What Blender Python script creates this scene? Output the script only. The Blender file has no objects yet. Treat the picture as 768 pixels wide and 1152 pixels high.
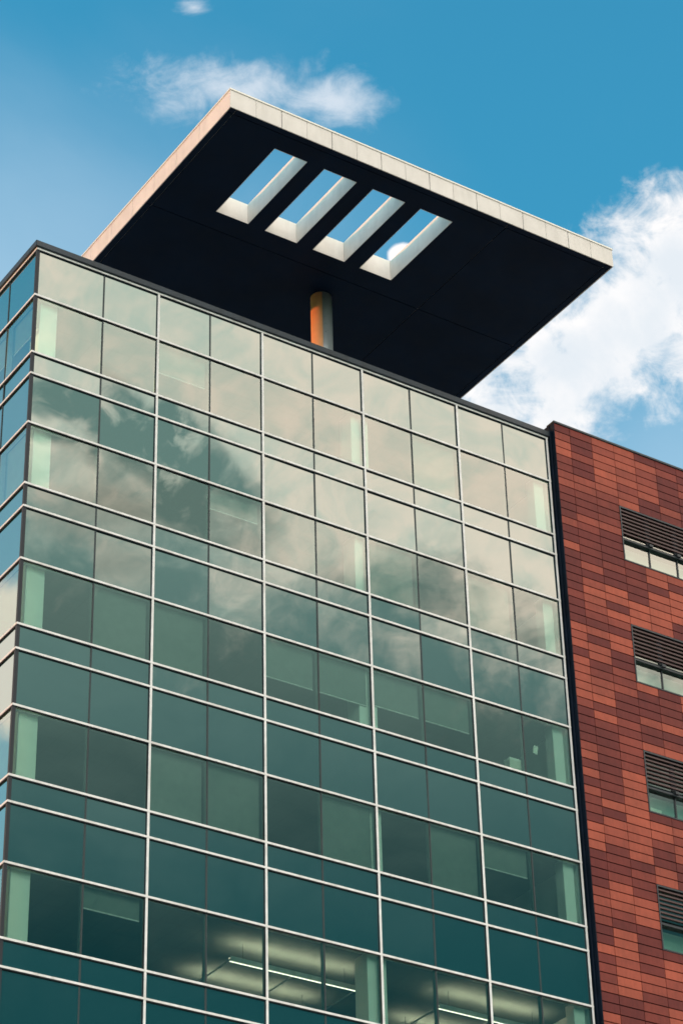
import bpy, bmesh, math, random
from mathutils import Vector, Matrix
random.seed(7)
R = math.radians
sc = bpy.context.scene
COL = sc.collection

# ------------------------------------------------------------------ camera
Z0 = 46.453                      # roof line of the glass tower above the street
CR = Vector((0.83681, -0.54696, -0.02276)); CU = Vector((-0.28480, -0.47047, 0.83520)); CF = Vector((0.46753, 0.69245, 0.55065))
CF.normalize(); CR = (CR - CF * CR.dot(CF)).normalized(); CU = CR.cross(CF)
cam = bpy.data.cameras.new('camera'); camo = bpy.data.objects.new('camera', cam); COL.objects.link(camo)
m = Matrix((CR, CU, -CF)).transposed().to_4x4(); m.translation = Vector((-23.884, -49.796, Z0 - 44.853))
camo.matrix_world = m
cam.sensor_width = 36; cam.sensor_fit = 'AUTO'; cam.lens = 2899.24 / 1152 * 36
cam.clip_start = 0.5; cam.clip_end = 6000
sc.camera = camo

# ------------------------------------------------------------------ light numbers
SUN_AZ, SUN_EL = -53.0, 4.0       # degrees: azimuth from +Y towards +X
SUN_STRENGTH = 1.0
SKY_STRENGTH = 0.15
EXPOSURE = 1.85
SKY_GAIN = (0.29, 1.05, 1.12)
CLOUD_GAIN = 1.9                  # cloud radiance relative to the clear sky (before SKY_STRENGTH)
sc.view_settings.view_transform = 'Standard'; sc.view_settings.look = 'None'
sc.view_settings.gamma = 1.0; sc.view_settings.use_curve_mapping = False
sc.view_settings.exposure = EXPOSURE
sc.render.engine = 'CYCLES'
sc.cycles.use_denoising = True
sc.cycles.max_bounces = 10; sc.cycles.diffuse_bounces = 4; sc.cycles.glossy_bounces = 4; sc.cycles.transparent_max_bounces = 16
sc.cycles.sample_clamp_indirect = 6
sc.cycles.filter_width = 1.6

# ------------------------------------------------------------------ node arithmetic
class X:
    """a value socket with arithmetic"""
    nt = None
    def __init__(s, v): s.v = v
    @staticmethod
    def op(o, *a, clamp=False):
        n = X.nt.nodes.new('ShaderNodeMath'); n.operation = o; n.use_clamp = clamp
        for i, q in enumerate(a):
            q = q.v if isinstance(q, X) else q
            if isinstance(q, (int, float)): n.inputs[i].default_value = q
            else: X.nt.links.new(q, n.inputs[i])
        return X(n.outputs[0])
    def __add__(s, o): return X.op('ADD', s, o)
    __radd__ = __add__
    def __sub__(s, o): return X.op('SUBTRACT', s, o)
    def __rsub__(s, o): return X.op('SUBTRACT', o, s)
    def __mul__(s, o): return X.op('MULTIPLY', s, o)
    __rmul__ = __mul__
    def __truediv__(s, o): return X.op('DIVIDE', s, o)
def smooth(v, lo, hi):
    n = X.nt.nodes.new('ShaderNodeMapRange'); n.interpolation_type = 'SMOOTHSTEP'; n.clamp = True
    X.nt.links.new(v.v, n.inputs[0]); n.inputs[1].default_value = lo; n.inputs[2].default_value = hi
    return X(n.outputs[0])
def clampx(v, lo, hi): return X.op('MINIMUM', X.op('MAXIMUM', v, lo), hi)
def xmax(a, b): return X.op('MAXIMUM', a, b)
def vdot(vec, axis):
    n = X.nt.nodes.new('ShaderNodeVectorMath'); n.operation = 'DOT_PRODUCT'
    X.nt.links.new(vec, n.inputs[0]); n.inputs[1].default_value = axis
    return X(n.outputs['Value'])
def noise(vec, scale, detail=6, rough=0.55, dist=0.0, off=(0, 0, 0), stretch=(1, 1, 1)):
    mp = X.nt.nodes.new('ShaderNodeMapping'); mp.inputs['Location'].default_value = off; mp.inputs['Scale'].default_value = stretch
    X.nt.links.new(vec, mp.inputs[0])
    n = X.nt.nodes.new('ShaderNodeTexNoise'); n.inputs['Scale'].default_value = scale; n.inputs['Detail'].default_value = detail
    n.inputs['Roughness'].default_value = rough; n.inputs['Distortion'].default_value = dist
    X.nt.links.new(mp.outputs[0], n.inputs['Vector'])
    return X(n.outputs['Fac'])
def col3(c): return (c[0], c[1], c[2], 1)
def mixc(f, a, b, blend='MIX'):
    n = X.nt.nodes.new('ShaderNodeMix'); n.data_type = 'RGBA'; n.blend_type = blend
    for q, s in ((f, n.inputs[0]), (a, n.inputs[6]), (b, n.inputs[7])):
        q = q.v if isinstance(q, X) else q
        if isinstance(q, (int, float)): s.default_value = q
        elif isinstance(q, tuple): s.default_value = col3(q)
        else: X.nt.links.new(q, s)
    return n.outputs[2]

# ------------------------------------------------------------------ world: clear evening sky + cloud banks, all by direction
w = bpy.data.worlds.new('World'); sc.world = w; w.use_nodes = True
nt = w.node_tree; nt.nodes.clear(); X.nt = nt
out = nt.nodes.new('ShaderNodeOutputWorld'); bg = nt.nodes.new('ShaderNodeBackground')
nt.links.new(bg.outputs[0], out.inputs[0]); bg.inputs['Strength'].default_value = SKY_STRENGTH
sky = nt.nodes.new('ShaderNodeTexSky'); sky.sky_type = 'NISHITA'; sky.sun_disc = False
sky.sun_elevation = R(SUN_EL); sky.sun_rotation = R(SUN_AZ); sky.altitude = 0; sky.air_density = 1.0; sky.dust_density = 0.6; sky.ozone_density = 2.0
tc = nt.nodes.new('ShaderNodeTexCoord'); D = tc.outputs['Generated']
gain = mixc(1.0, sky.outputs[0], SKY_GAIN, 'MULTIPLY')
def bank_axes(rt, up, fw):
    """gnomonic coordinates (x right, y down, in units of 1/2900 rad) round a compass direction of the sky"""
    den = X.op('MAXIMUM', vdot(D, fw), 0.12)
    return vdot(D, rt) / den * 2899 + 384, 576 - vdot(D, up) / den * 2899, smooth(vdot(D, fw), 0.15, 0.5)
def ell(ax, ay, cx, cy, rx, ry, ang=0):
    c, s = math.cos(R(ang)), math.sin(R(ang))
    a = ((ax - cx) * c + (ay - cy) * s) / rx; b = ((ay - cy) * c - (ax - cx) * s) / ry
    return 1 - X.op('SQRT', a * a + b * b)
n_big = noise(D, 22, 9, .58, .3)
n_fine = noise(D, 60, 9, .62, .4)
n_soft = noise(D, 9, 5, .5, .6, (3, 1, 2))
n_wisp = noise(D, 46, 10, .66, .9, (2, 3, 1), (1, 1, 1.8))
# north-east sky: cumulus beside the canopy, thin wisps above it
ax, ay, av = bank_axes(CR, CU, CF)
e1 = ell(ax, ay, 675, 385, 330, 98, -40)
e1 = xmax(e1, ell(ax, ay, 790, 310, 120, 118))
e1 = xmax(e1, ell(ax, ay, 800, 395, 90, 75))
e1b = e1 + (n_fine - .5) * 1.5 + (n_big - .5) * 1.0 + (n_wisp - .5) * .6
m1 = smooth(e1b, -.08, .62) * smooth(ay + (n_fine - .5) * 40, 165, 215) * av
e2 = xmax(ell(ax, ay, 262, 100, 150, 56, 4), ell(ax, ay, 372, 112, 78, 36, 10))
e2b = xmax(e2, ell(ax, ay, 218, 8, 26, 14)) + (n_fine - .5) * 1.2 + (n_big - .5) * .9
m2 = smooth(e2b * .95 + (n_wisp - .5) * 1.1 - .06, .0, 1.1) * .62 * av
veil = clampx(xmax(ell(ax, ay, -40, 400, 680, 430), ell(ax, ay, 820, 560, 330, 260)), 0, 1)
m0 = smooth(veil + (n_soft - .5) * .6, .0, 1.1) * .40 * av
m3 = smooth(ell(ax, ay, 454, 288, 22, 18) + (n_fine - .5) * .5, 0, .25) * av
n_shade = noise(D, 38, 6, .55, .2, (.4, .1, .7))
white = mixc(smooth(n_shade + e1 * .40, .42, .95), (1.04, 1.01, 1.00), (0.78, 0.84, 0.90))
# --- clouds standing opposite the evening sun (they are what the front glazing mirrors)
fl = lambda v, i: Vector([-q if k == i else q for k, q in enumerate(v)])
bx, by, bv = bank_axes(fl(CR, 1), fl(CU, 1), fl(CF, 1))
BX = clampx(bx, -500, 1300)
edge = BX * .34 + 505
sw = noise(D, 17, 9, .58, 1.3, (5, 2, 8), (1, 1, 1.5))
sw3 = noise(D, 24, 8, .6, 1.6, (9, 4, 2), (1, 1, 1.4))
sw2 = noise(D, 42, 7, .6, .8, (1, 7, 3))
sw4 = noise(D, 95, 8, .62, 1.2, (4, 4, 9), (1, 1, 1.4))
swirl = clampx(xmax(ell(bx, by, 175, 505, 190, 58, 32), ell(bx, by, 100, 470, 110, 34, 8)), 0, 1) * 2.6
cream_m = smooth((edge - by) / 230 + (sw - .5) * 1.5 + (sw2 - .5) * .8 + (sw4 - .5) * .35 - swirl * smooth(sw2, .25, .65), -.62, .45)
patch = smooth(ell(bx, by, 120, 585, 120, 42, 12) + (sw2 - .5) * 1.4 + (sw - .5), .0, .8) * .45
low = smooth(by + (sw - .5) * 160, 1160, 520)
grey = mixc(low, (.007, .105, .13), (.38, .60, .55))
creamc = mixc(smooth(sw2 * .55 + sw3 * .75 + BX * .0004 - by * .0001, .52, .92), (1.42, 1.62, 1.42), (2.30, 2.00, 1.70))
bankc = mixc(cream_m, grey, creamc)
bankc = mixc(patch, bankc, (1.1, .92, .75))
# --- cloud in the west that the side glazing mirrors
lx, ly, lv = bank_axes(fl(CR, 0), fl(CU, 0), fl(CF, 0))
m4 = smooth(ell(lx, ly, 0, 735, 120, 95, 20) + (n_fine - .5) * .7 + (n_big - .5) * .6, .0, .4) * lv
c = gain
def over(base, mask, colr, g=CLOUD_GAIN):
    sc_ = mixc(1.0, colr, (g, g, g), 'MULTIPLY')
    return mixc(mask, base, sc_)
c = over(c, m0, (.82, .93, 1.03)); c = over(c, m2, (1.0, 1.0, 1.03)); c = over(c, m3, (1.0, 1.0, 1.02)); c = over(c, m1, white)
c = over(c, lv * smooth(ly + (n_soft - .5) * 300, 150, 700) * .34, (.95, 1.15, 1.18)); c = over(c, m4, (1.7, 1.6, 1.45)); back = smooth(vdot(D, (0, -1, 0)) + (n_soft - .5) * .5, -.12, .30)
deck = smooth(vdot(D, (.56, -.83, 0)) + (n_soft - .5) * .4, .12, .55) * smooth(vdot(D, (0, 0, 1)), .02, .35)
c = over(c, deck * .95, mixc(smooth(n_soft, .3, .7), (5.3, 4.65, 4.25), (6.7, 5.85, 5.3)))
c = over(c, smooth(vdot(D, fl(CF, 1)), .84, .93), bankc)
nt.links.new(c, bg.inputs['Color'])

# ------------------------------------------------------------------ sun
sd = Vector((math.sin(R(SUN_AZ)) * math.cos(R(SUN_EL)), math.cos(R(SUN_AZ)) * math.cos(R(SUN_EL)), math.sin(R(SUN_EL))))
sl = bpy.data.lights.new('sun', 'SUN'); sl.energy = SUN_STRENGTH; sl.angle = R(.5); sl.color = (1.0, .29, .10)
so = bpy.data.objects.new('sun', sl); COL.objects.link(so); so.rotation_euler = sd.to_track_quat('Z', 'Y').to_euler(); so.location = (-40, 20, 80)

# ------------------------------------------------------------------ materials
def mat(name, base, rough=.6, metal=0., spec=.4, var=0., vscale=3., bump=0., bscale=30.):
    mt = bpy.data.materials.new(name); mt.use_nodes = True; X.nt = mt.node_tree
    b = mt.node_tree.nodes['Principled BSDF']
    b.inputs['Base Color'].default_value = col3(base); b.inputs['Roughness'].default_value = rough
    b.inputs['Metallic'].default_value = metal; b.inputs['Specular IOR Level'].default_value = spec
    g = mt.node_tree.nodes.new('ShaderNodeNewGeometry'); P = g.outputs['Position']
    if var:
        n = noise(P, vscale, 6, .6)
        lo = tuple(q * (1 - var) for q in base); hi = tuple(min(1, q * (1 + var)) for q in base)
        mt.node_tree.links.new(mixc(smooth(n, .3, .7), lo, hi), b.inputs['Base Color'])
        mt.node_tree.links.new((rough + (noise(P, vscale * 4, 4) - .5) * .25).v, b.inputs['Roughness'])
    if bump:
        bp = mt.node_tree.nodes.new('ShaderNodeBump'); bp.inputs['Strength'].default_value = bump; bp.inputs['Distance'].default_value = .01
        mt.node_tree.links.new(noise(P, bscale, 5).v, bp.inputs['Height']); mt.node_tree.links.new(bp.outputs[0], b.inputs['Normal'])
    return mt
def emis(name, colr, s):
    mt = bpy.data.materials.new(name); mt.use_nodes = True; n = mt.node_tree; n.nodes.clear()
    o = n.nodes.new('ShaderNodeOutputMaterial'); e = n.nodes.new('ShaderNodeEmission'); e.inputs[0].default_value = col3(colr); e.inputs[1].default_value = s
    n.links.new(e.outputs[0], o.inputs[0]); return mt
REFL_TINT = (.95, .97, .91)
def coated(name, behind, f0):
    """coated glass: mirror layer over what is behind it ('clear' or an opaque back-painted colour)"""
    mt = bpy.data.materials.new(name); mt.use_nodes = True; n = mt.node_tree; n.nodes.clear(); X.nt = n
    o = n.nodes.new('ShaderNodeOutputMaterial'); mx = n.nodes.new('ShaderNodeMixShader'); n.links.new(mx.outputs[0], o.inputs[0])
    if behind == 'clear':
        b = n.nodes.new('ShaderNodeBsdfTransparent'); b.inputs[0].default_value = (.70, .94, .85, 1)
    else:
        b = n.nodes.new('ShaderNodeBsdfDiffuse'); b.inputs[0].default_value = col3(behind)
    gl = n.nodes.new('ShaderNodeBsdfGlossy'); gl.inputs['Roughness'].default_value = .004; gl.inputs[0].default_value = col3(REFL_TINT)
    fr = n.nodes.new('ShaderNodeFresnel'); fr.inputs[0].default_value = 1.5
    g = n.nodes.new('ShaderNodeNewGeometry'); P = g.outputs['Position']
    bp = n.nodes.new('ShaderNodeBump'); bp.inputs['Strength'].default_value = .10; bp.inputs['Distance'].default_value = .02
    n.links.new(noise(P, .55, 2, .4).v, bp.inputs['Height']); n.links.new(bp.outputs[0], gl.inputs['Normal'])
    f = X(fr.outputs[0]) * (1 - f0) + f0
    n.links.new(f.v, mx.inputs[0]); n.links.new(b.outputs[0], mx.inputs[1]); n.links.new(gl.outputs[0], mx.inputs[2])
    return mt
M = {}
M['glass'] = coated('vision_glass', 'clear', .25)
M['spandrel'] = coated('back_painted_glass', (.010, .042, .047), .27)
M['clear'] = bpy.data.materials.new('clear_face'); M['clear'].use_nodes = True
_n = M['clear'].node_tree; _n.nodes.clear(); _o = _n.nodes.new('ShaderNodeOutputMaterial'); _t = _n.nodes.new('ShaderNodeBsdfTransparent'); _n.links.new(_t.outputs[0], _o.inputs[0])
M['cap'] = mat('white_aluminium', (.74, .70, .68), .45, .0, .5, .08, 5)
M['joint'] = mat('dark_green_joint', (.020, .032, .036), .5, 0, .3)
M['gasket'] = mat('black_gasket', (.012, .016, .022), .6, 0, .3)
M['coping'] = mat('dark_coping_metal', (.017, .027, .038), .5, .1, .4, .15, 2)
M['soffit'] = mat('navy_soffit_panel', (.0006, .0085, .0250), .6, 0, .12, .18, .8)
M['fascia'] = mat('cream_fascia_panel', (.69, .62, .57), .5, 0, .4, .05, 1.5)
M['trim'] = mat('pale_trim', (.74, .69, .62), .4, .1, .5)
M['lining'] = mat('white_lining_panel', (.74, .72, .66), .5, 0, .4, .05, 2)
M['roofing'] = mat('roof_membrane', (.30, .30, .29), .9, 0, .2, .15, 1)
M['sun_orange'] = mat('sunlit_column_cladding', (.82, .36, .17), .42, .0, .5, .05, 3)  # west column shell, low orange sunlight put into its colour
M['column'] = mat('column_cladding', (.40, .41, .43), .32, .35, .5, .05, 3)
M['inner_white'] = mat('white_interior_paint', (.84, .86, .80), .7, 0, .3, .03, 2)
M['inner_grey'] = mat('grey_ceiling', (.17, .21, .20), .8, 0, .2, .08, 1)
M['inner_dark'] = mat('dark_partition', (.10, .12, .12), .8, 0, .2, .15, .6)
M['inner_green'] = mat('grey_green_ceiling', (.16, .22, .19), .8, 0, .2, .1, 1)
M['carpet'] = mat('carpet', (.10, .10, .11), .95, 0, .1, .2, 6)
M['blind'] = mat('pale_blind_cloth', (.20, .22, .205), .85, 0, .1, .05, 4)
M['film'] = mat('window_blind_cloth', (.42, .50, .45), .9, 0, .1, .05, 2)
M['asphalt'] = mat('asphalt', (.05, .05, .052), .9, 0, .2, .25, 2, .4, 60)
M['paving'] = mat('concrete_paving', (.26, .25, .23), .85, 0, .2, .15, 1.5)
M['soil'] = mat('dry_ground', (.11, .11, .095), .95, 0, .1, .25, .3)
M['paint'] = mat('road_paint', (.75, .75, .72), .7, 0, .3, .08, 4)
M['paper'] = mat('white_paper', (.82, .80, .72), .8)
M['card'] = mat('cream_cardboard', (.72, .70, .58), .8, 0, .2, .05, 8)
M['darkmetal'] = mat('dark_window_metal', (.022, .026, .032), .45, .3, .5)
M['return'] = mat('navy_return_metal', (.004, .009, .019), .6, .0, .12, .3, 1.2)
M['louver'] = mat('oxblood_louver', (.055, .020, .020), .5, 0, .4)
M['stone'] = mat('pale_concrete', (.35, .34, .32), .85, 0, .2, .12, 1)
def streaks(k, amt):
    n_ = M[k].node_tree; X.nt = n_; b_ = n_.nodes['Principled BSDF']; src = b_.inputs['Base Color'].links[0].from_socket
    P_ = n_.nodes.new('ShaderNodeNewGeometry').outputs['Position']
    f_ = smooth(noise(P_, 4.0, 7, .65, 0, (0, 0, 0), (1, 1, .16)) * .6 + noise(P_, .9, 5, .6) * .4, .42, .66)
    n_.links.new(mixc(f_, src, mixc(1.0, src, (1 - amt, 1 - amt * 1.05, 1 - amt * 1.15), 'MULTIPLY')), b_.inputs['Base Color'])
streaks('fascia', .09); streaks('lining', .09); streaks('cap', .22); streaks('coping', .3)
n_ = M['inner_grey'].node_tree; X.nt = n_; b_ = n_.nodes['Principled BSDF']; src = b_.inputs['Base Color'].links[0].from_socket
sp = n_.nodes.new('ShaderNodeSeparateXYZ'); n_.links.new(n_.nodes.new('ShaderNodeNewGeometry').outputs['Position'], sp.inputs[0])
gx = X.op('FRACT', X(sp.outputs[0]) / .6); gy_ = X.op('FRACT', X(sp.outputs[1]) / .6)
ln = xmax(X.op('LESS_THAN', gx, .05), X.op('LESS_THAN', gy_, .05))
n_.links.new(mixc(ln * .28, src, (.12, .13, .13)), b_.inputs['Base Color'])
# terracotta: every tile carries its own tone
mt = bpy.data.materials.new('terracotta_tile'); mt.use_nodes = True; X.nt = mt.node_tree; b = mt.node_tree.nodes['Principled BSDF']
at = mt.node_tree.nodes.new('ShaderNodeAttribute'); at.attribute_name = 'tile_tone'; t = X(at.outputs['Fac'])
g = mt.node_tree.nodes.new('ShaderNodeNewGeometry'); P = g.outputs['Position']
rmp = mt.node_tree.nodes.new('ShaderNodeValToRGB'); mt.node_tree.links.new(t.v, rmp.inputs[0])
e = rmp.color_ramp.elements
e[0].position = 0; e[0].color = (.120, .020, .018, 1); e[1].position = 1; e[1].color = (.37, .080, .046, 1)
for pos, cc in ((.3, (.132, .023, .019)), (.45, (.20, .038, .027)), (.7, (.285, .061, .038))):
    q = e.new(pos); q.color = col3(cc)
n1 = noise(P, 1.1, 6, .6); n2 = noise(P, 14, 4, .6, 0, (0, 0, 0), (1, 1, .25))
cc = mixc(smooth(n1 * .6 + n2 * .4, .25, .75), (.74, .76, .78), (1.20, 1.17, 1.14))
mt.node_tree.links.new(mixc(1.0, rmp.outputs[0], cc, 'MULTIPLY'), b.inputs['Base Color'])
b.inputs['Roughness'].default_value = .7; b.inputs['Specular IOR Level'].default_value = .18
M['tile'] = mt
M['tile_joint'] = mat('tile_joint', (.022, .009, .009), .9)

# ------------------------------------------------------------------ mesh helpers
class MB:
    def __init__(s, *mats): s.bm = bmesh.new(); s.mats = list(mats)
    def mi(s, k):
        if k not in s.mats: s.mats.append(k)
        return s.mats.index(k)
    def box(s, x0, x1, y0, y1, z0, z1, k=None, skip=''):
        i = s.mi(k or s.mats[0]); bm = s.bm
        v = [bm.verts.new(c) for c in ((x0, y0, z0), (x1, y0, z0), (x1, y1, z0), (x0, y1, z0), (x0, y0, z1), (x1, y0, z1), (x1, y1, z1), (x0, y1, z1))]
        F = {'b': (3, 2, 1, 0), 't': (4, 5, 6, 7), 'f': (0, 1, 5, 4), 'k': (2, 3, 7, 6), 'l': (3, 0, 4, 7), 'r': (1, 2, 6, 5)}
        d = {}
        for kf, q in F.items():
            if kf in skip: continue
            f = bm.faces.new([v[a] for a in q]); f.material_index = i; d[kf] = f
        return d
    def cyl(s, cx, cy, r, z0, z1, k=None, n=32, a0=0., a1=360., caps=True):
        i = s.mi(k or s.mats[0]); bm = s.bm; full = a1 - a0 >= 360
        angs = [R(a0 + (a1 - a0) * j / n) for j in range(n if full else n + 1)]
        lo = [bm.verts.new((cx + r * math.cos(a), cy + r * math.sin(a), z0)) for a in angs]
        hi = [bm.verts.new((cx + r * math.cos(a), cy + r * math.sin(a), z1)) for a in angs]
        for j in range(n):
            k2 = (j + 1) % len(angs); f = bm.faces.new((lo[j], lo[k2], hi[k2], hi[j])); f.material_index = i; f.smooth = True
        if caps:
            for q in (list(reversed(lo)), hi): f = bm.faces.new(q); f.material_index = i
    def build(s, name, parent=None, loc=(0, 0, 0), bevel=0.):
        me = bpy.data.meshes.new(name)
        if bevel: bmesh.ops.bevel(s.bm, geom=[e for e in s.bm.edges], offset=bevel, segments=1, affect='EDGES', clamp_overlap=True)
        s.bm.to_mesh(me); s.bm.free()
        for k in s.mats: me.materials.append(M[k])
        o = bpy.data.objects.new(name, me); COL.objects.link(o); o.location = loc
        if parent: o.parent = parent
        return o
def thing(name, label, cat, loc=(0, 0, 0), group=None):
    o = bpy.data.objects.new(name, None); COL.objects.link(o); o.location = loc; o.empty_display_size = .5
    return tag(o, label, cat, group)
def tag(o, label, cat, group=None):
    o['label'] = label; o['category'] = cat
    if group: o['group'] = group
    return o
def struct(o): o['kind'] = 'structure'; return o
def dup(src, name, parent, loc, rot=None):
    o = src.copy(); o.name = name; COL.objects.link(o); o.parent = parent; o.location = loc
    if rot: o.rotation_euler = rot
    return o

# ------------------------------------------------------------------ ground, street
mb = MB('soil'); mb.box(-2500, 2500, -2500, 2500, -1.2, -.012); struct(mb.build('ground'))
mb = MB('asphalt'); mb.box(-400, 400, -66, -46, -.5, 0); struct(mb.build('road'))
mb = MB('paving'); mb.box(-400, 400, -45.85, 60, -.4, .12); struct(mb.build('pavement'))
mb = MB('stone'); mb.box(-400, 400, -46, -45.85, -.4, .13); struct(mb.build('kerb', bevel=.01))
mb = MB('paint')
for i in range(-30, 30): mb.box(i * 9, i * 9 + 4, -56.07, -55.93, .002, .005)
struct(mb.build('road_markings'))

# ------------------------------------------------------------------ glass tower
FH, SV, SB = 4.2, 1.583, 3.497
NF = 11
MX = [0, 2.064, 3.771, 5.452, 7.155, 8.858, 10.562, 12.257, 13.938, 15.62, 17.306]
W_, DEP = 17.306, 21.0
LY = [0, 1.625, 3.32, 5.02]
tower = thing('glass_tower', 'tall green glass office tower with white mullion grid', 'building', (0, 0, 0))
rows = []                                             # z of every transom line
for k in range(NF):
    rows += [Z0 - k * FH, Z0 - k * FH - SV, Z0 - k * FH - SB]
rows = [z for z in rows if z > .5]
CAPH, CAPD = .057, .050
# horizontal transoms, wrapped round the corner as one piece per line
for j, z in enumerate(rows):
    mb = MB('cap', 'gasket')
    a, b2 = z - CAPH / 2, z + CAPH / 2
    mb.box(-CAPD, W_ + .02, -CAPD, -.004, a, b2)
    mb.box(-CAPD, -.004, -.004, DEP, a, b2)
    mb.box(-CAPD + .012, W_ + .02, -CAPD + .012, -.006, a - .022, a, 'gasket')  # gasket strip; its near black also stands in for the underside shade
    mb.box(-CAPD + .012, -.006, -.006, DEP, a - .022, a, 'gasket')
    mb.box(.02, W_ - .02, .03, .15, a, b2, 'cap'); mb.box(.03, .15, .16, DEP - .1, a, b2, 'cap')
    mb.build('transom', tower)
# mullions
for i, x in enumerate(MX):
    if i == 0:
        mb = MB('gasket'); mb.box(-.035, .055, -.03, .05, .13, Z0 + .03); mb.build('corner_post', tower); continue
    mb = MB('cap', 'gasket')
    if i % 2 == 0:
        x0 = x if i < 10 else x - .02
        mb.box(x0 - .030, x0 + .034, -CAPD + .004, -.003, .13, Z0 - .03)
        mb.box(x0 - .044, x0 - .030, -CAPD + .020, -.002, .13, Z0 - .035, 'gasket')
    else:
        mb.box(x - .019, x + .019, -.016, .003, .13, Z0 - .04, 'joint')
    mb.box(x - .03, x + .03, .031, .12, .13, Z0 - .05, 'inner_grey')
    mb.build('mullion', tower)
nL = int((DEP - LY[1]) / 1.695)
LYF = [0, 1.625] + [1.625 + 1.695 * (q + 1) for q in range(nL)]
for i, y in enumerate(LYF[1:]):
    mb = MB('cap', 'gasket'); mb.box(-.016, .003, y - .019, y + .019, .13, Z0 - .04, 'joint'); mb.box(.031, .17, y - .03, y + .03, .13, Z0 - .05, 'cap')
    mb.build('mullion', tower)
# panes: origin in the middle of the front face so that each can sit at its own tiny angle
pane_cache = {}
def pane(kind, wd, ht):
    key = (kind, round(wd, 3), round(ht, 3))
    if key not in pane_cache:
        k = 'glass' if kind == 'window' else 'spandrel'
        mb = MB(k); d = mb.box(-wd / 2, wd / 2, 0, .026, -ht / 2, ht / 2, k)
        if kind == 'window':
            ci = mb.mi('clear')
            for q in 'kbtlr': d[q].material_index = ci
        o = mb.build(kind, tower); pane_cache[key] = (o, [True])
    o, first = pane_cache[key]
    if first[0]: first[0] = False; return o
    return dup(o, kind, tower, (0, 0, 0))
BANDS = (('spandrel_panel', 0, SV), ('window', SV, SB), ('sill_panel', SB, FH))
wins = {}
for k in range(6):
    for kind, t0, t1 in BANDS:
        if k == 5 and kind != 'spandrel_panel': continue
        for side, cuts in (('front', MX), ('side', LY)):
            for c_ in range(len(cuts) - 1):
                a, b2 = cuts[c_], cuts[c_ + 1]
                o = pane(kind, b2 - a - .012, t1 - t0 - .012)
                zc = Z0 - k * FH - (t0 + t1) / 2; mid = (a + b2) / 2
                rx, rz = random.gauss(0, .17), random.gauss(0, .21)
                if side == 'front': o.location = (mid, 0, zc); o.rotation_euler = (R(rx), 0, R(rz))
                else: o.location = (0, mid, zc); o.rotation_euler = (R(rx), 0, R(-90 + rz))
                if kind == 'window': wins[(side, k, c_)] = o
# lower storeys and the rest of the side, below and behind what the street view shows
mb = MB('spandrel')
zt = Z0 - 5 * FH - SV
for a, b2 in zip(MX[:-1], MX[1:]):
    for za, zb in zip(rows[:-1], rows[1:]):
        if za <= zt + .01: mb.box(a + .006, b2 - .006, 0, .026, zb + .006, za - .006)
    mb.box(a + .006, b2 - .006, 0, .026, .13, rows[-1] - .006)
mb.build('lower_glazing', tower)
mb = MB('spandrel')
for a, b2 in zip(LYF[:-1], LYF[1:]):
    for za, zb in zip(rows[:-1], rows[1:]):
        if za <= zt + .01 or a > 5: mb.box(0, .026, a + .006, b2 - .006, zb + .006, za - .006)
    mb.box(0, .026, a + .006, b2 - .006, .13, rows[-1] - .006)
mb.build('side_glazing', tower)
mb = MB('stone'); mb.box(.05, W_, DEP, DEP + .3, .12, Z0 - .05); mb.build('rear_wall', tower)
# slabs with edge zone
for k in range(NF):
    zc, zf = Z0 - k * FH - 1.47, Z0 - k * FH - .05      # ceiling below, floor above
    if zc < .3: break
    mb = MB('inner_grey', 'carpet')
    d = mb.box(.19, W_ - .02, .19, DEP - .02, zc, zf, 'inner_grey'); d['t'].material_index = 1
    top = zf if k == 0 else Z0 - (k - 1) * FH - SB - .40
    mb.box(.74, W_ - .02, .74, .90, zc + .02, top, 'inner_grey'); mb.box(.74, .90, .90, DEP - .02, zc + .02, top, 'inner_grey')
    mb.build('floor_slab', tower)
mb = MB('inner_dark')
for k in range(NF - 1):
    za, zb = Z0 - k * FH - 1.48, Z0 - (k + 1) * FH - .04
    mb.box(.4, W_ - .03, 7.0, 7.15, zb, za)
mb.build('core_wall', tower)
for k in range(6):
    z = Z0 - k * FH - SB
    mb = MB('inner_white'); mb.box(.17, W_ - .05, .16, .56, z - .075, z - .05); mb.build('sill_board', tower)
mb = MB('inner_white'); mb.box(W_ - .02, W_ + .12, .2, DEP, .12, Z0 - .1); mb.build('party_wall', tower)
# columns standing close behind the glazing
for cx0, cx1 in ((.26, .78), (10.28, 10.86), (16.84, 17.20)):
    for k in range(6):
        za, zb = Z0 - k * FH - 1.471, Z0 - (k + 1) * FH - .049
        mb = MB('inner_white'); mb.box(cx0, cx1, .20, .20 + (cx1 - cx0), zb, za); mb.build('column', tower, bevel=.01)
# roller blinds hang inside their own window
def blind(key, frac):
    o = wins[key]; ht = SB - SV; wd = 1.56 if key[2] else 1.9
    if key[0] == 'side': wd = 1.45
    mb = MB('blind', 'cap'); mb.box(-wd / 2, wd / 2, .176, .182, ht / 2 - ht * frac, ht / 2 - .03, 'blind'); mb.box(-wd / 2, wd / 2, .166, .192, ht / 2 - ht * frac - .03, ht / 2 - ht * frac, 'cap')
    mb.build('roller_blind', o)
BL = {('front', 2, 4): .60, ('front', 2, 5): .60, ('front', 2, 6): .55, ('front', 2, 7): .55, ('front', 2, 1): .97, ('front', 2, 2): .97, ('front', 3, 2): .97,
      ('front', 3, 3): .97, ('front', 3, 5): .97, ('front', 1, 8): .97, ('front', 0, 7): .97, ('front', 3, 7): .97, ('front', 1, 3): .35, ('front', 3, 8): .42,
      ('front', 1, 6): .97, ('front', 0, 2): .5, ('front', 4, 1): .30, ('side', 0, 0): .52, ('side', 0, 1): .52}
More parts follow.
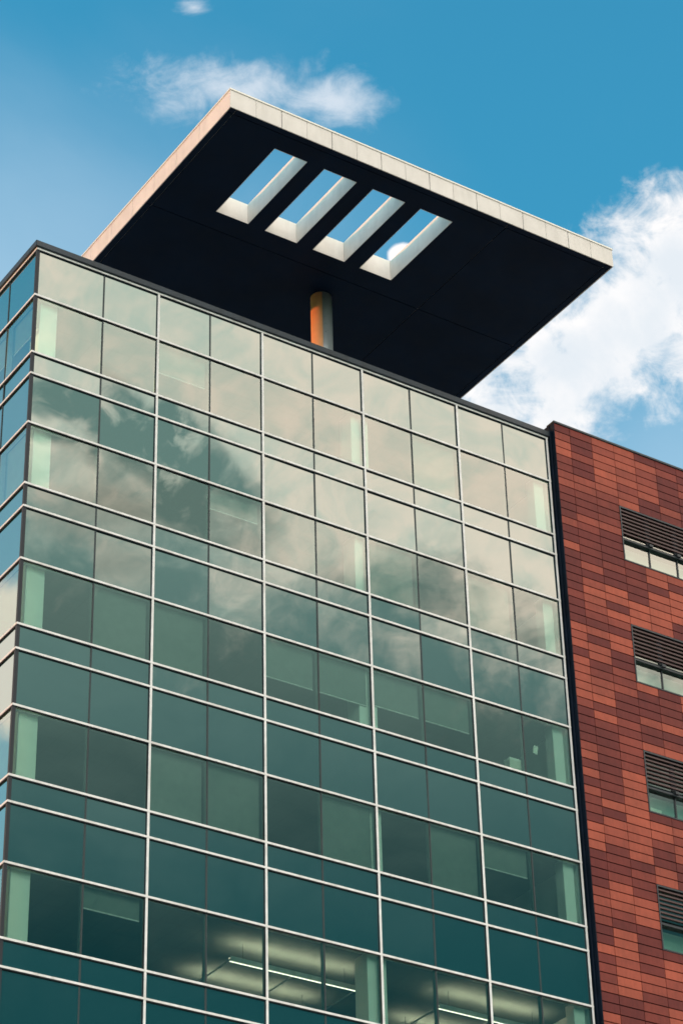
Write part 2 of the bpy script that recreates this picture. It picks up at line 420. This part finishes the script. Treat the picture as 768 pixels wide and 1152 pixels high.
for k in range(5):
    for c_ in range(3): BL.setdefault(('side', k, c_), .97)  # unseen side blinds, added to keep low sun off the corner columns
for key, fr_ in BL.items():
    blind(key, fr_)
# roof edge
mb = MB('coping'); mb.box(-.11, W_ + .06, -.11, .30, Z0 + .0395, Z0 + .235); mb.box(-.11, .30, .30, DEP + .3, Z0 + .0395, Z0 + .235); mb.box(.30, W_ + .06, DEP, DEP + .3, Z0 + .0395, Z0 + .235)
mb.build('roof_coping', tower, bevel=.012)
mb = MB('roofing'); mb.box(.30, W_ + .06, .30, DEP, Z0 - .048, Z0 + .035); mb.build('roof', tower)

# ------------------------------------------------------------------ roof canopy on its column
H = Z0 + 5.0
CX0, CX1, CY0, CY1, CT = 4.326, 18.09, -2.96, 8.9, .68
canopy = thing('roof_canopy', 'flat roof canopy with four long skylight slots on a column', 'canopy', (11.1, 3.0, Z0 + .04))
ox, oy, oz = canopy.location
def cb(mb, name, bevel=0.): return mb.build(name, canopy, (-ox, -oy, -oz), bevel)
SK = [(6.335 + i * 1.707, 7.455 + i * 1.722) for i in range(4)]; SY0, SY1 = -2.10, 1.195
xs = [CX0 + .03]; 
for a, b2 in SK: xs += [a, b2]
xs += [CX1 - .03]
mb = MB('soffit', 'roofing')
def deck(mb, z0_, z1_, k):
    for i in range(len(xs) - 1):
        if i % 2 == 0: mb.box(xs[i], xs[i + 1], CY0 + .03, CY1 - .03, z0_, z1_, k)
        else: mb.box(xs[i], xs[i + 1], CY0 + .03, SY0, z0_, z1_, k); mb.box(xs[i], xs[i + 1], SY1, CY1 - .03, z0_, z1_, k)
bm = mb.bm
# soffit sheets split by fine open joints
jx = [CX0 + .24, 14.15, CX1 - .24]; jy = [CY0 + .24, 1.95, 5.4, CY1 - .24]
def cells(lo, hi, cuts):
    e_ = [lo] + [q for q in cuts if lo + .05 < q < hi - .05] + [hi]
    return list(zip(e_[:-1], e_[1:]))
def sheet(x0, x1, y0, y1):
    for a, b2 in cells(x0, x1, jx):
        for c_, d_ in cells(y0, y1, jy):
            ga = .014 if a > x0 + .01 else 0; gb = .014 if b2 < x1 - .01 else 0
            gc = .014 if c_ > y0 + .01 else 0; gd = .014 if d_ < y1 - .01 else 0
            mb.box(a + ga, b2 - gb, c_ + gc, d_ - gd, H, H + .03, 'soffit')
for i in range(len(xs) - 1):
    if i % 2 == 0: sheet(xs[i], xs[i + 1], CY0 + .03, CY1 - .03)
    else: sheet(xs[i], xs[i + 1], CY0 + .03, SY0); sheet(xs[i], xs[i + 1], SY1, CY1 - .03)
cb(mb, 'soffit')
mb = MB('roofing'); deck(mb, H + .034, H + CT - .06, 'roofing'); cb(mb, 'roof_deck')
# fascia panels
def fpanel(x0, x1, y0, y1):
    mb = MB('fascia'); mb.box(x0, x1, y0, y1, H - .012, H + CT - .05); cb(mb, 'fascia_panel', .004)
nF = 16; st = (CX1 - CX0) / nF
for i in range(nF):
    g0 = .010 if i % 2 == 0 else .004; g1 = .004 if i % 2 == 0 else .010
    if i == 0: g0 = 0
    if i == nF - 1: g1 = 0
    fpanel(CX0 + i * st + g0, CX0 + (i + 1) * st - g1, CY0, CY0 + .028)
    fpanel(CX0 + i * st + g0, CX0 + (i + 1) * st - g1, CY1 - .028, CY1)
ycuts = [CY0 + .0285, -1.23, .09, 1.39, 2.69, 3.99, 5.29, 6.59, 7.89, CY1 - .0285]
for a, b2 in zip(ycuts[:-1], ycuts[1:]):
    fpanel(CX0, CX0 + .028, a + .006, b2 - .006); fpanel(CX1 - .028, CX1, a + .006, b2 - .006)
mb = MB('trim'); z0_, z1_ = H + CT - .044, H + CT + .02
mb.box(CX0 - .02, CX1 + .02, CY0 - .02, CY0 + .25, z0_, z1_); mb.box(CX0 - .02, CX1 + .02, CY1 - .25, CY1 + .02, z0_, z1_)
mb.box(CX0 - .02, CX0 + .25, CY0 + .25, CY1 - .25, z0_, z1_); mb.box(CX1 - .25, CX1 + .02, CY0 + .25, CY1 - .25, z0_, z1_)
cb(mb, 'edge_trim', .006)
mb = MB('gasket'); zz = H + CT - .05                      # shadow gap under the trim
mb.box(CX0 + .012, CX1 - .012, CY0 + .012, CY0 + .2, zz + .0005, zz + .0055); mb.box(CX0 + .012, CX0 + .2, CY0 + .2, CY1 - .012, zz + .0005, zz + .0055)
cb(mb, 'shadow_gap')
for a, b2 in SK:                                          # white linings of the four slots
    mb = MB('lining', 'trim'); t_ = .012; zt_ = H + .74
    mb.box(a, a + t_, SY0, SY1, H - .006, zt_); mb.box(b2 - t_, b2, SY0 + .004, SY1 - .004, H - .006, zt_)
    mb.box(a + t_, b2 - t_ - .004, SY0, SY0 + t_, H - .006, zt_); mb.box(a + t_, b2 - t_ - .006, SY1 - t_, SY1, H - .006, zt_)
    for r_ in ((a - .09, a, SY0 - .09, SY1 + .09), (b2, b2 + .09, SY0 - .09, SY1 + .09), (a, b2, SY0 - .09, SY0), (a, b2, SY1, SY1 + .09)):
        mb.box(*r_, H + CT - .055, zt_ - .002, 'trim')
    cb(mb, 'skylight_lining')
ccx, ccy, cr = 11.25, 3.05, .335
mb = MB('column'); mb.cyl(ccx, ccy, cr - .02, Z0 + .036, H - .001, n=48); cb(mb, 'column')
SEAM = -116                                             # two half shells: evening sun painted orange into the west one, east one grey
for k, a0, a1 in (('column', SEAM + 2, SEAM + 178), ('sun_orange', SEAM + 182, SEAM + 358)):
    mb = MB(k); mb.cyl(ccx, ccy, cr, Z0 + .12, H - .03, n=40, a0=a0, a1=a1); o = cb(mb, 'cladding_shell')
    o['label'] = 'grey half of the round column' if k == 'column' else 'west half of the round column with orange sunlight painted in'
mb = MB('coping'); mb.cyl(ccx, ccy, cr + .14, Z0 + .036, Z0 + .10, n=48); cb(mb, 'base_plate')

# ------------------------------------------------------------------ terracotta building
BY = -.25                                               # face of the tiles
BX0, BX1, BTOP = 17.44, 34.5, Z0 + .50
brick = thing('terracotta_building', 'red terracotta tiled building with louvred windows beside the glass tower', 'building', (BX0, 0, 0))
WX0, WX1 = 19.745, 19.745 + 4 * 1.09 + .06
wrows = [Z0 - 1.74 - k * 4.2 for k in range(10)]
wrows = [z for z in wrows if z > 3]
WH = 1.96
def in_window(x, z):
    return WX0 < x < WX1 and any(zt_ - WH < z < zt_ for zt_ in wrows)
bo = (-BX0, 0, 0)
mb = MB('tile', 'tile_joint'); tone = []
PW, PH = .8350, .28
xcuts = [BX0 + .012, 18.045]
while xcuts[-1] < BX1 - .4: xcuts.append(xcuts[-1] + PW)
xcuts = [WX0 if abs(q - WX0) < .1 else q for q in xcuts]
z = Z0 - 1.74 + 8 * PH
rng = random.Random(21)
ncol = len(xcuts) - 1; prev = [0] * ncol; first = True
while z > .2:
    for i in range(ncol):
        a, b2 = xcuts[i] + .008, xcuts[i + 1] - .008
        za, zb = z - .013, z - PH + .018
        # runs: a tile tends to keep the tone of the one above it
        if first or rng.random() < .66: prev[i] = rng.choice((.05, .12, .20, .28, .38, .48, .56, .66, .74, .80, .86, .92))
        tn = min(1, max(0, prev[i] + rng.uniform(-.09, .09)))
        segs = [(a, b2)]
        zc_ = (za + zb) / 2
        if za > BTOP: za = BTOP - .004
        if any(zt_ - WH + .02 < zc_ < zt_ - .0 for zt_ in wrows):
            segs = [(s0, s1) for s0, s1 in ((a, min(b2, WX0 - .004)), (max(a, WX1 + .004), b2)) if s1 - s0 > .03]
        for s0, s1 in segs:
            ny = BY + rng.uniform(-.002, .002)
            d = mb.box(s0, s1, ny, BY + .040, zb, za, 'tile', 'k')
            for f in d.values():
                for vv in f.verts:                       # lean: lower edge stands a little proud, as on hung tiles
                    pass
            tone += [tn] * len(d)
    first = False; z -= PH
# dark backing with window holes
def backing(y0, y1, k):
    zprev = BTOP - .01
    for zt_ in wrows:
        mb.box(BX0 + .01, BX1, y0, y1, zt_, zprev, k); tone.extend([0] * 6)
        mb.box(BX0 + .01, WX0, y0, y1, zt_ - WH, zt_, k); mb.box(WX1, BX1, y0, y1, zt_ - WH, zt_, k); tone.extend([0] * 12)
        zprev = zt_ - WH
    mb.box(BX0 + .01, BX1, y0, y1, .12, zprev, k); tone.extend([0] * 6)
backing(BY + .055, BY + .30, 'tile_joint')
wall = mb.build('wall', brick, bo)
att = wall.data.attributes.new('tile_tone', 'FLOAT', 'FACE')
att.data.foreach_set('value', tone[:len(wall.data.polygons)] + [0.] * max(0, len(wall.data.polygons) - len(tone)))
# dark metal return between the two buildings
mb = MB('return', 'gasket')
mb.box(BX0 - .012, BX0 + .009, BY - .004, -.06, .12, BTOP + .03)
mb.box(W_ + .065, BX0 - .014, -.10, .12, .12, Z0 + .30)
mb.box(W_ - .0, BX0 + .009, .31, .9, Z0 + .04, BTOP + .03)
mb.box(BX0 - .04, BX0 + .009, -.055, .308, .12, BTOP + .0)
mb.build('metal_return', brick, bo, .004)
mb = MB('stone'); mb.box(BX0 + .02, BX1, 8.0, 8.3, .12, BTOP - .2); mb.box(BX1 - .3, BX1, .06, 8.0, .12, BTOP - .2); mb.build('rear_wall', brick, bo)
mb = MB('roofing'); mb.box(BX0 + .02, BX1, .06, 8.0, BTOP - .5, BTOP - .3); mb.build('roof', brick, bo)
mb = MB('coping'); mb.box(BX0 - .014, BX1 + .03, BY - .03, BY + .34, BTOP + .0, BTOP + .075); mb.build('roof_coping', brick, bo, .008)
mb = MB('inner_grey', 'inner_dark')
for zt_ in wrows:
    mb.box(WX0 - 1, WX1 + 1, .07, 7.9, zt_ + .06, zt_ + .3, 'inner_green'); mb.box(WX0 - 1, WX1 + 1, .07, 7.9, zt_ - WH - .9, zt_ - WH - .7, 'inner_grey')
    mb.box(WX0 - 1, WX1 + 1, 4.5, 4.6, zt_ - WH - .7, zt_ + .06, 'inner_dark')
mb.build('interior', brick, bo)
BAR = 1.12
for zt_ in wrows:
    mb = MB('glass'); xs_ = [WX0 + .05 + 1.09 * i for i in range(5)]
    gy = BY + .16
    for a, b2 in zip(xs_[:-1], xs_[1:]):
        for z0_, z1_ in ((zt_ - WH + .05, zt_ - BAR - .05), (zt_ - BAR + .08, zt_ - .07)):
            d = mb.box(a + .02, b2 - .02, gy, gy + .02, z0_, z1_, 'glass'); ci = mb.mi('clear')
            for q in 'kbtlr': d[q].material_index = ci
    wo = mb.build('window', brick, (-BX0, 0, 0))
    mb = MB('darkmetal', 'cap')
    y0, y1 = BY - .012, BY + .22
    mb.box(WX0, WX1, y0, y1, zt_ - WH, zt_ - WH + .04); mb.box(WX0, WX1, y0, y1, zt_ - .05, zt_)
    mb.box(WX0, WX0 + .04, y0, y1, zt_ - WH + .04, zt_ - .05); mb.box(WX1 - .04, WX1, y0, y1, zt_ - WH + .04, zt_ - .05)
    mb.box(WX0 + .04, WX1 - .04, BY + .05, y1, zt_ - BAR - .045, zt_ - BAR + .005)
    mb.box(WX0 + .04, WX1 - .04, BY + .10, gy - .002, zt_ - BAR + .008, zt_ - BAR + .060, 'coping')
    for x in xs_[1:-1]:
        mb.box(x - .018, x + .018, gy - .03, y1, zt_ - WH + .04, zt_ - BAR - .046)
        mb.box(x - .08, x + .08, gy - .03, y1, zt_ - BAR + .08, zt_ - .052)
        mb.box(x - .07, x + .07, BY + .0, gy - .035, zt_ - BAR + .006, zt_ - BAR + .09)
    mb.build('frame', wo)
    mb = MB('inner_white'); mb.box(WX0 + .05, WX1 - .05, gy + .025, gy + .35, zt_ - WH + .10, zt_ - WH + .13); mb.build('sill', wo)
    mb = MB('film'); mb.box(WX0 + .05, WX1 - .05, gy + .36, gy + .366, zt_ - WH - .02, zt_ - BAR); mb.build('roller_blind', wo)
    mb = MB('louver')
    for i in range(7):
        zc_ = zt_ - .13 - i * .135
        mb.box(WX0 + .045, WX1 - .045, BY + .01, BY + .062, zc_ - .030, zc_ + .020)
    mb.build('louver', wo)

# ------------------------------------------------------------------ small things behind the glass
M['tube'] = emis('lamp_tube', (1.0, .86, .66), 1.0); M['uplight'] = emis('lamp_uplight', (1.0, .67, .47), 11.0)
def pendant(x0, x1, y, z, label):
    t_ = thing('pendant_light', label, 'ceiling light', ((x0 + x1) / 2, y, z), 'linear lights under the lit ceiling'); L = (x1 - x0) / 2
    mb = MB('cap')
    for yy in (0, 2.0):
        mb.box(-L, L, yy - .06, yy + .06, -.02, .05); mb.box(-L, L, yy - .06, yy - .05, .05, .10); mb.box(-L, L, yy + .05, yy + .06, .05, .10)
    for xx in (-L + .02, 0, L - .02): mb.box(xx - .015, xx + .015, .061, 1.939, .0, .03)
    mb.build('housing', t_)
    mb = MB('tube')
    for yy in (0, 2.0): mb.box(-L, L, yy - .012, yy + .012, -.032, -.021)
    mb.build('diffuser', t_)
    mb = MB('uplight')
    for yy in (0, 2.0): mb.box(-L + .05, L - .05, yy - .04, yy + .04, .052, .06)
    mb.build('uplight', t_)
    for s in (-.8, .8):
        for yy in (0, 2.0):
            mb = MB('gasket'); mb.cyl(s * L, yy, .006, .101, Z0 - 4 * FH - 1.471 - z, n=8); mb.build('hanger', t_)
pendant(6.95, 10.75, 1.38, Z0 - 18.80, 'longer lit linear light hanging behind the glass near the bottom of the tower')
pendant(13.2, 16.6, 1.26, Z0 - 18.80, 'shorter lit linear light behind the glass, nearer the terracotta building')
def sill(k): return Z0 - k * FH - SB + .04
mb = MB('card', 'paper'); mb.box(-.25, .25, -.13, .13, 0, .55); mb.box(-.255, .255, -.135, .135, .47, .56, 'paper')
o = mb.build('cardboard_box', None, (15.47, .30, Z0 - 2 * FH - SB - .049), .006); tag(o, 'cream cardboard box standing on the sill inside the tower window', 'box')
mb = MB('paper'); mb.box(-.075, .075, 0, .004, -.11, .11); mb.box(-.05, .09, .005, .009, .03, .16)
o = mb.build('paper_note', None, (16.06, .055, Z0 - 11.02)); o.rotation_euler = (0, R(8), 0); tag(o, 'small white paper note stuck inside the glass above the cream box', 'paper')
mb = MB('paper'); zb_ = wrows[2] - WH + .042
for i in range(5): mb.box(-.26 + .01 * (i % 2), .26 - .008 * (i % 3), -.1, .1 - .006 * (i % 2), i * .032, i * .032 + .029)
o = mb.build('paper_stack', None, (20.14, BY + .31, wrows[2] - WH + .131)); tag(o, 'stack of white paper on the sill of the third louvred window', 'paper')
